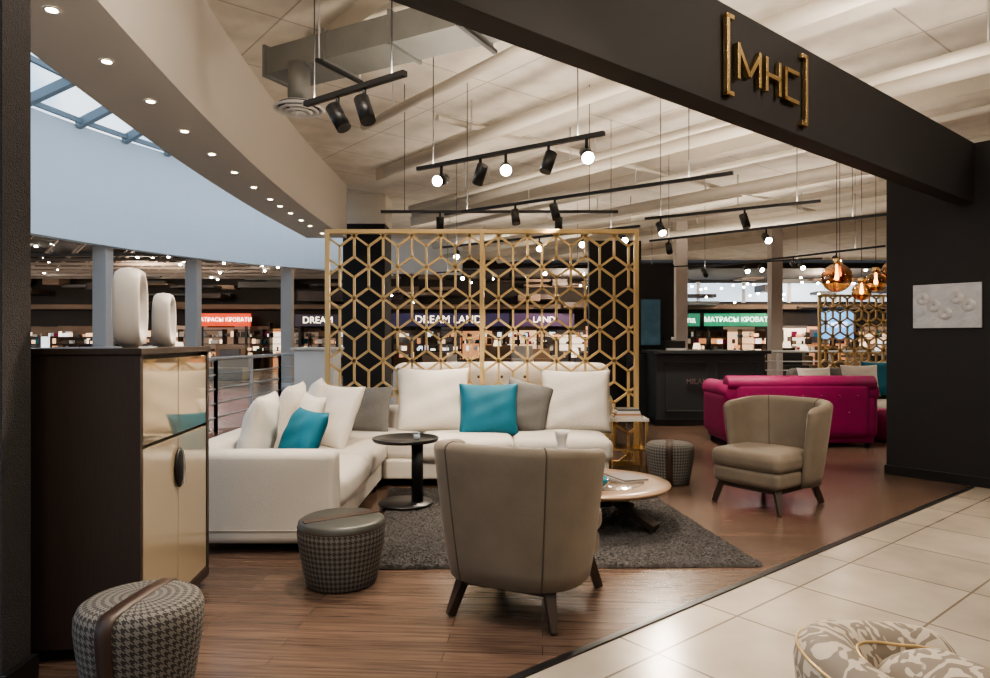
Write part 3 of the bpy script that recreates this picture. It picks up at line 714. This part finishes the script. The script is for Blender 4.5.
def sign(x0,x1,z0,z1,c,e,s,tc,y=29.2,sz=None):
    g=grp('shop_sign'); box('panel',(x0,y,z0),(x1,y+.1,z1),emat('sign_%s_%d'%(s[:3],int(x0)),c,e),g)
    text('letters',s,sz or (z1-z0)*.75,emat('letters_%d'%int(x0*10),tc,2.2),g,((x0+x1)/2,y-.03,(z0+z1)/2))
    for xx in (x0+.2,x1-.2): box('post',(xx-.05,y+.02,0),(xx+.05,y+.09,z0),BLACK,g)
sign(-12.8,-10.5,1.85,2.4,(.75,.08,.03),.7,'МАТРАСЫ КРОВАТИ',(1,.9,.8),sz=.24)
sign(-8.6,-6.6,1.85,2.35,(.05,.04,.06),.3,'DREAM',(1,.9,.7),sz=.40)
sign(-4.6,.6,1.85,2.4,(.04,.035,.09),.35,'DREAM LAND',(1,.85,.6),sz=.46)
sign(.8,3.4,1.85,2.4,(.07,.04,.10),.35,'LAND',(1,.85,.8),sz=.36)
sign(9.0,11.9,1.85,2.4,(.02,.24,.13),.6,'МАТРАСЫ КРОВАТИ',(.9,1,.9),sz=.29)
sign(7.6,8.8,1.85,2.4,(.03,.20,.12),.6,'dona',(.9,1,.9),sz=.40); sign(14,15.4,1.3,2.5,(.1,.35,.75),1.2,'HOME',(1,1,1),sz=.3)
ml=grp('mall_ceiling_spots')
L_=[]
for i in range(150):
    x=random.uniform(-30,22); y=random.uniform(21,29); z=(4.88 if x<-4 else 3.88)-random.random()*1.1
    if x>-2 and y<25: y=random.uniform(25.2,29)
    if -4<x<3 and i%3: continue
    r_=.024; L_.append(((x-r_,y,z-r_),(x+r_,y+.1,z+r_)))
multibox('lamps',L_,LAMP,ml)
tr=grp('mall_roof_trusses')
TP=mat('truss_paint',(.18,.15,.13),.7)
for i in range(7):
    y=21+i*1.3
    beam('chord',(-30,y,3.9),(-4-(0 if i>2 else 1),y,3.9),.08,.1,TP,tr)
    for k in range(12): beam('web',(-29+2*k,y,3.9),(-28+2*k,y,4.9),.05,.05,TP,tr)
# ---------------------------------------------------------------- lights
for x,y in [(-.8,-1),(3.2,-1),(-.6,2.6),(3.6,2.6),(7.5,3.5)]:
    area('overhead_fill',(x,y,4.0),1.2,.6,62,(1,.89,.76))  # soft fill added overhead out of view, no fixtures behind it
for x,y in [(9,8),(8,13),(1,13),(1,19),(9,19)]:
    l=bpy.data.lights.new('far_fill_spot','SPOT'); l.energy=320; l.spot_size=2.5; l.spot_blend=.6; l.shadow_soft_size=.15; l.color=(1,.88,.74)  # added fill for the far areas, wide spots without any fixture
    o=bpy.data.objects.new('far_fill_spot',l); o.location=(x,y,3.6); C.objects.link(o)
spotlamp((1.9,2.2,4.0),(2.2,3.6,0),320,1.1); spotlamp((3.4,3.4,4.0),(3.6,5.0,0),320,1.1); spotlamp((1.0,1.6,4.0),(.2,2.9,.3),170,.9)
for x,y in [(-12,23),(-20,22),(3,27),(13,27)]:
    l=bpy.data.lights.new('mall_lamp','POINT'); l.energy=420; l.shadow_soft_size=.3; l.color=(1,.80,.6)
    o=bpy.data.objects.new('mall_lamp',l); o.location=(x,y,3.4); C.objects.link(o)
# ---------------------------------------------------------------- world
w=bpy.data.worlds.new('sky'); bpy.context.scene.world=w; w.use_nodes=True; nt=w.node_tree
bg=nt.nodes['Background']; n=nt.nodes.new('ShaderNodeTexNoise'); n.inputs['Scale'].default_value=7; n.inputs['Detail'].default_value=6
tc=nt.nodes.new('ShaderNodeTexCoord'); nt.links.new(tc.outputs['Generated'],n.inputs['Vector'])
r=nt.nodes.new('ShaderNodeValToRGB'); r.color_ramp.elements[0].color=(.34,.55,.80,1); r.color_ramp.elements[1].color=(.90,.95,1,1); r.color_ramp.elements[0].position=.42; r.color_ramp.elements[1].position=.60
nt.links.new(n.outputs['Fac'],r.inputs[0]); nt.links.new(r.outputs[0],bg.inputs[0]); bg.inputs[1].default_value=2.1
# ---------------------------------------------------------------- camera
cd=bpy.data.cameras.new('camera'); cd.sensor_width=36; cd.lens=24.73; cd.clip_end=200
co=bpy.data.objects.new('camera',cd); co.location=(0,0,1.3); co.rotation_euler=(math.pi/2,0,0); C.objects.link(co)
bpy.context.scene.camera=co
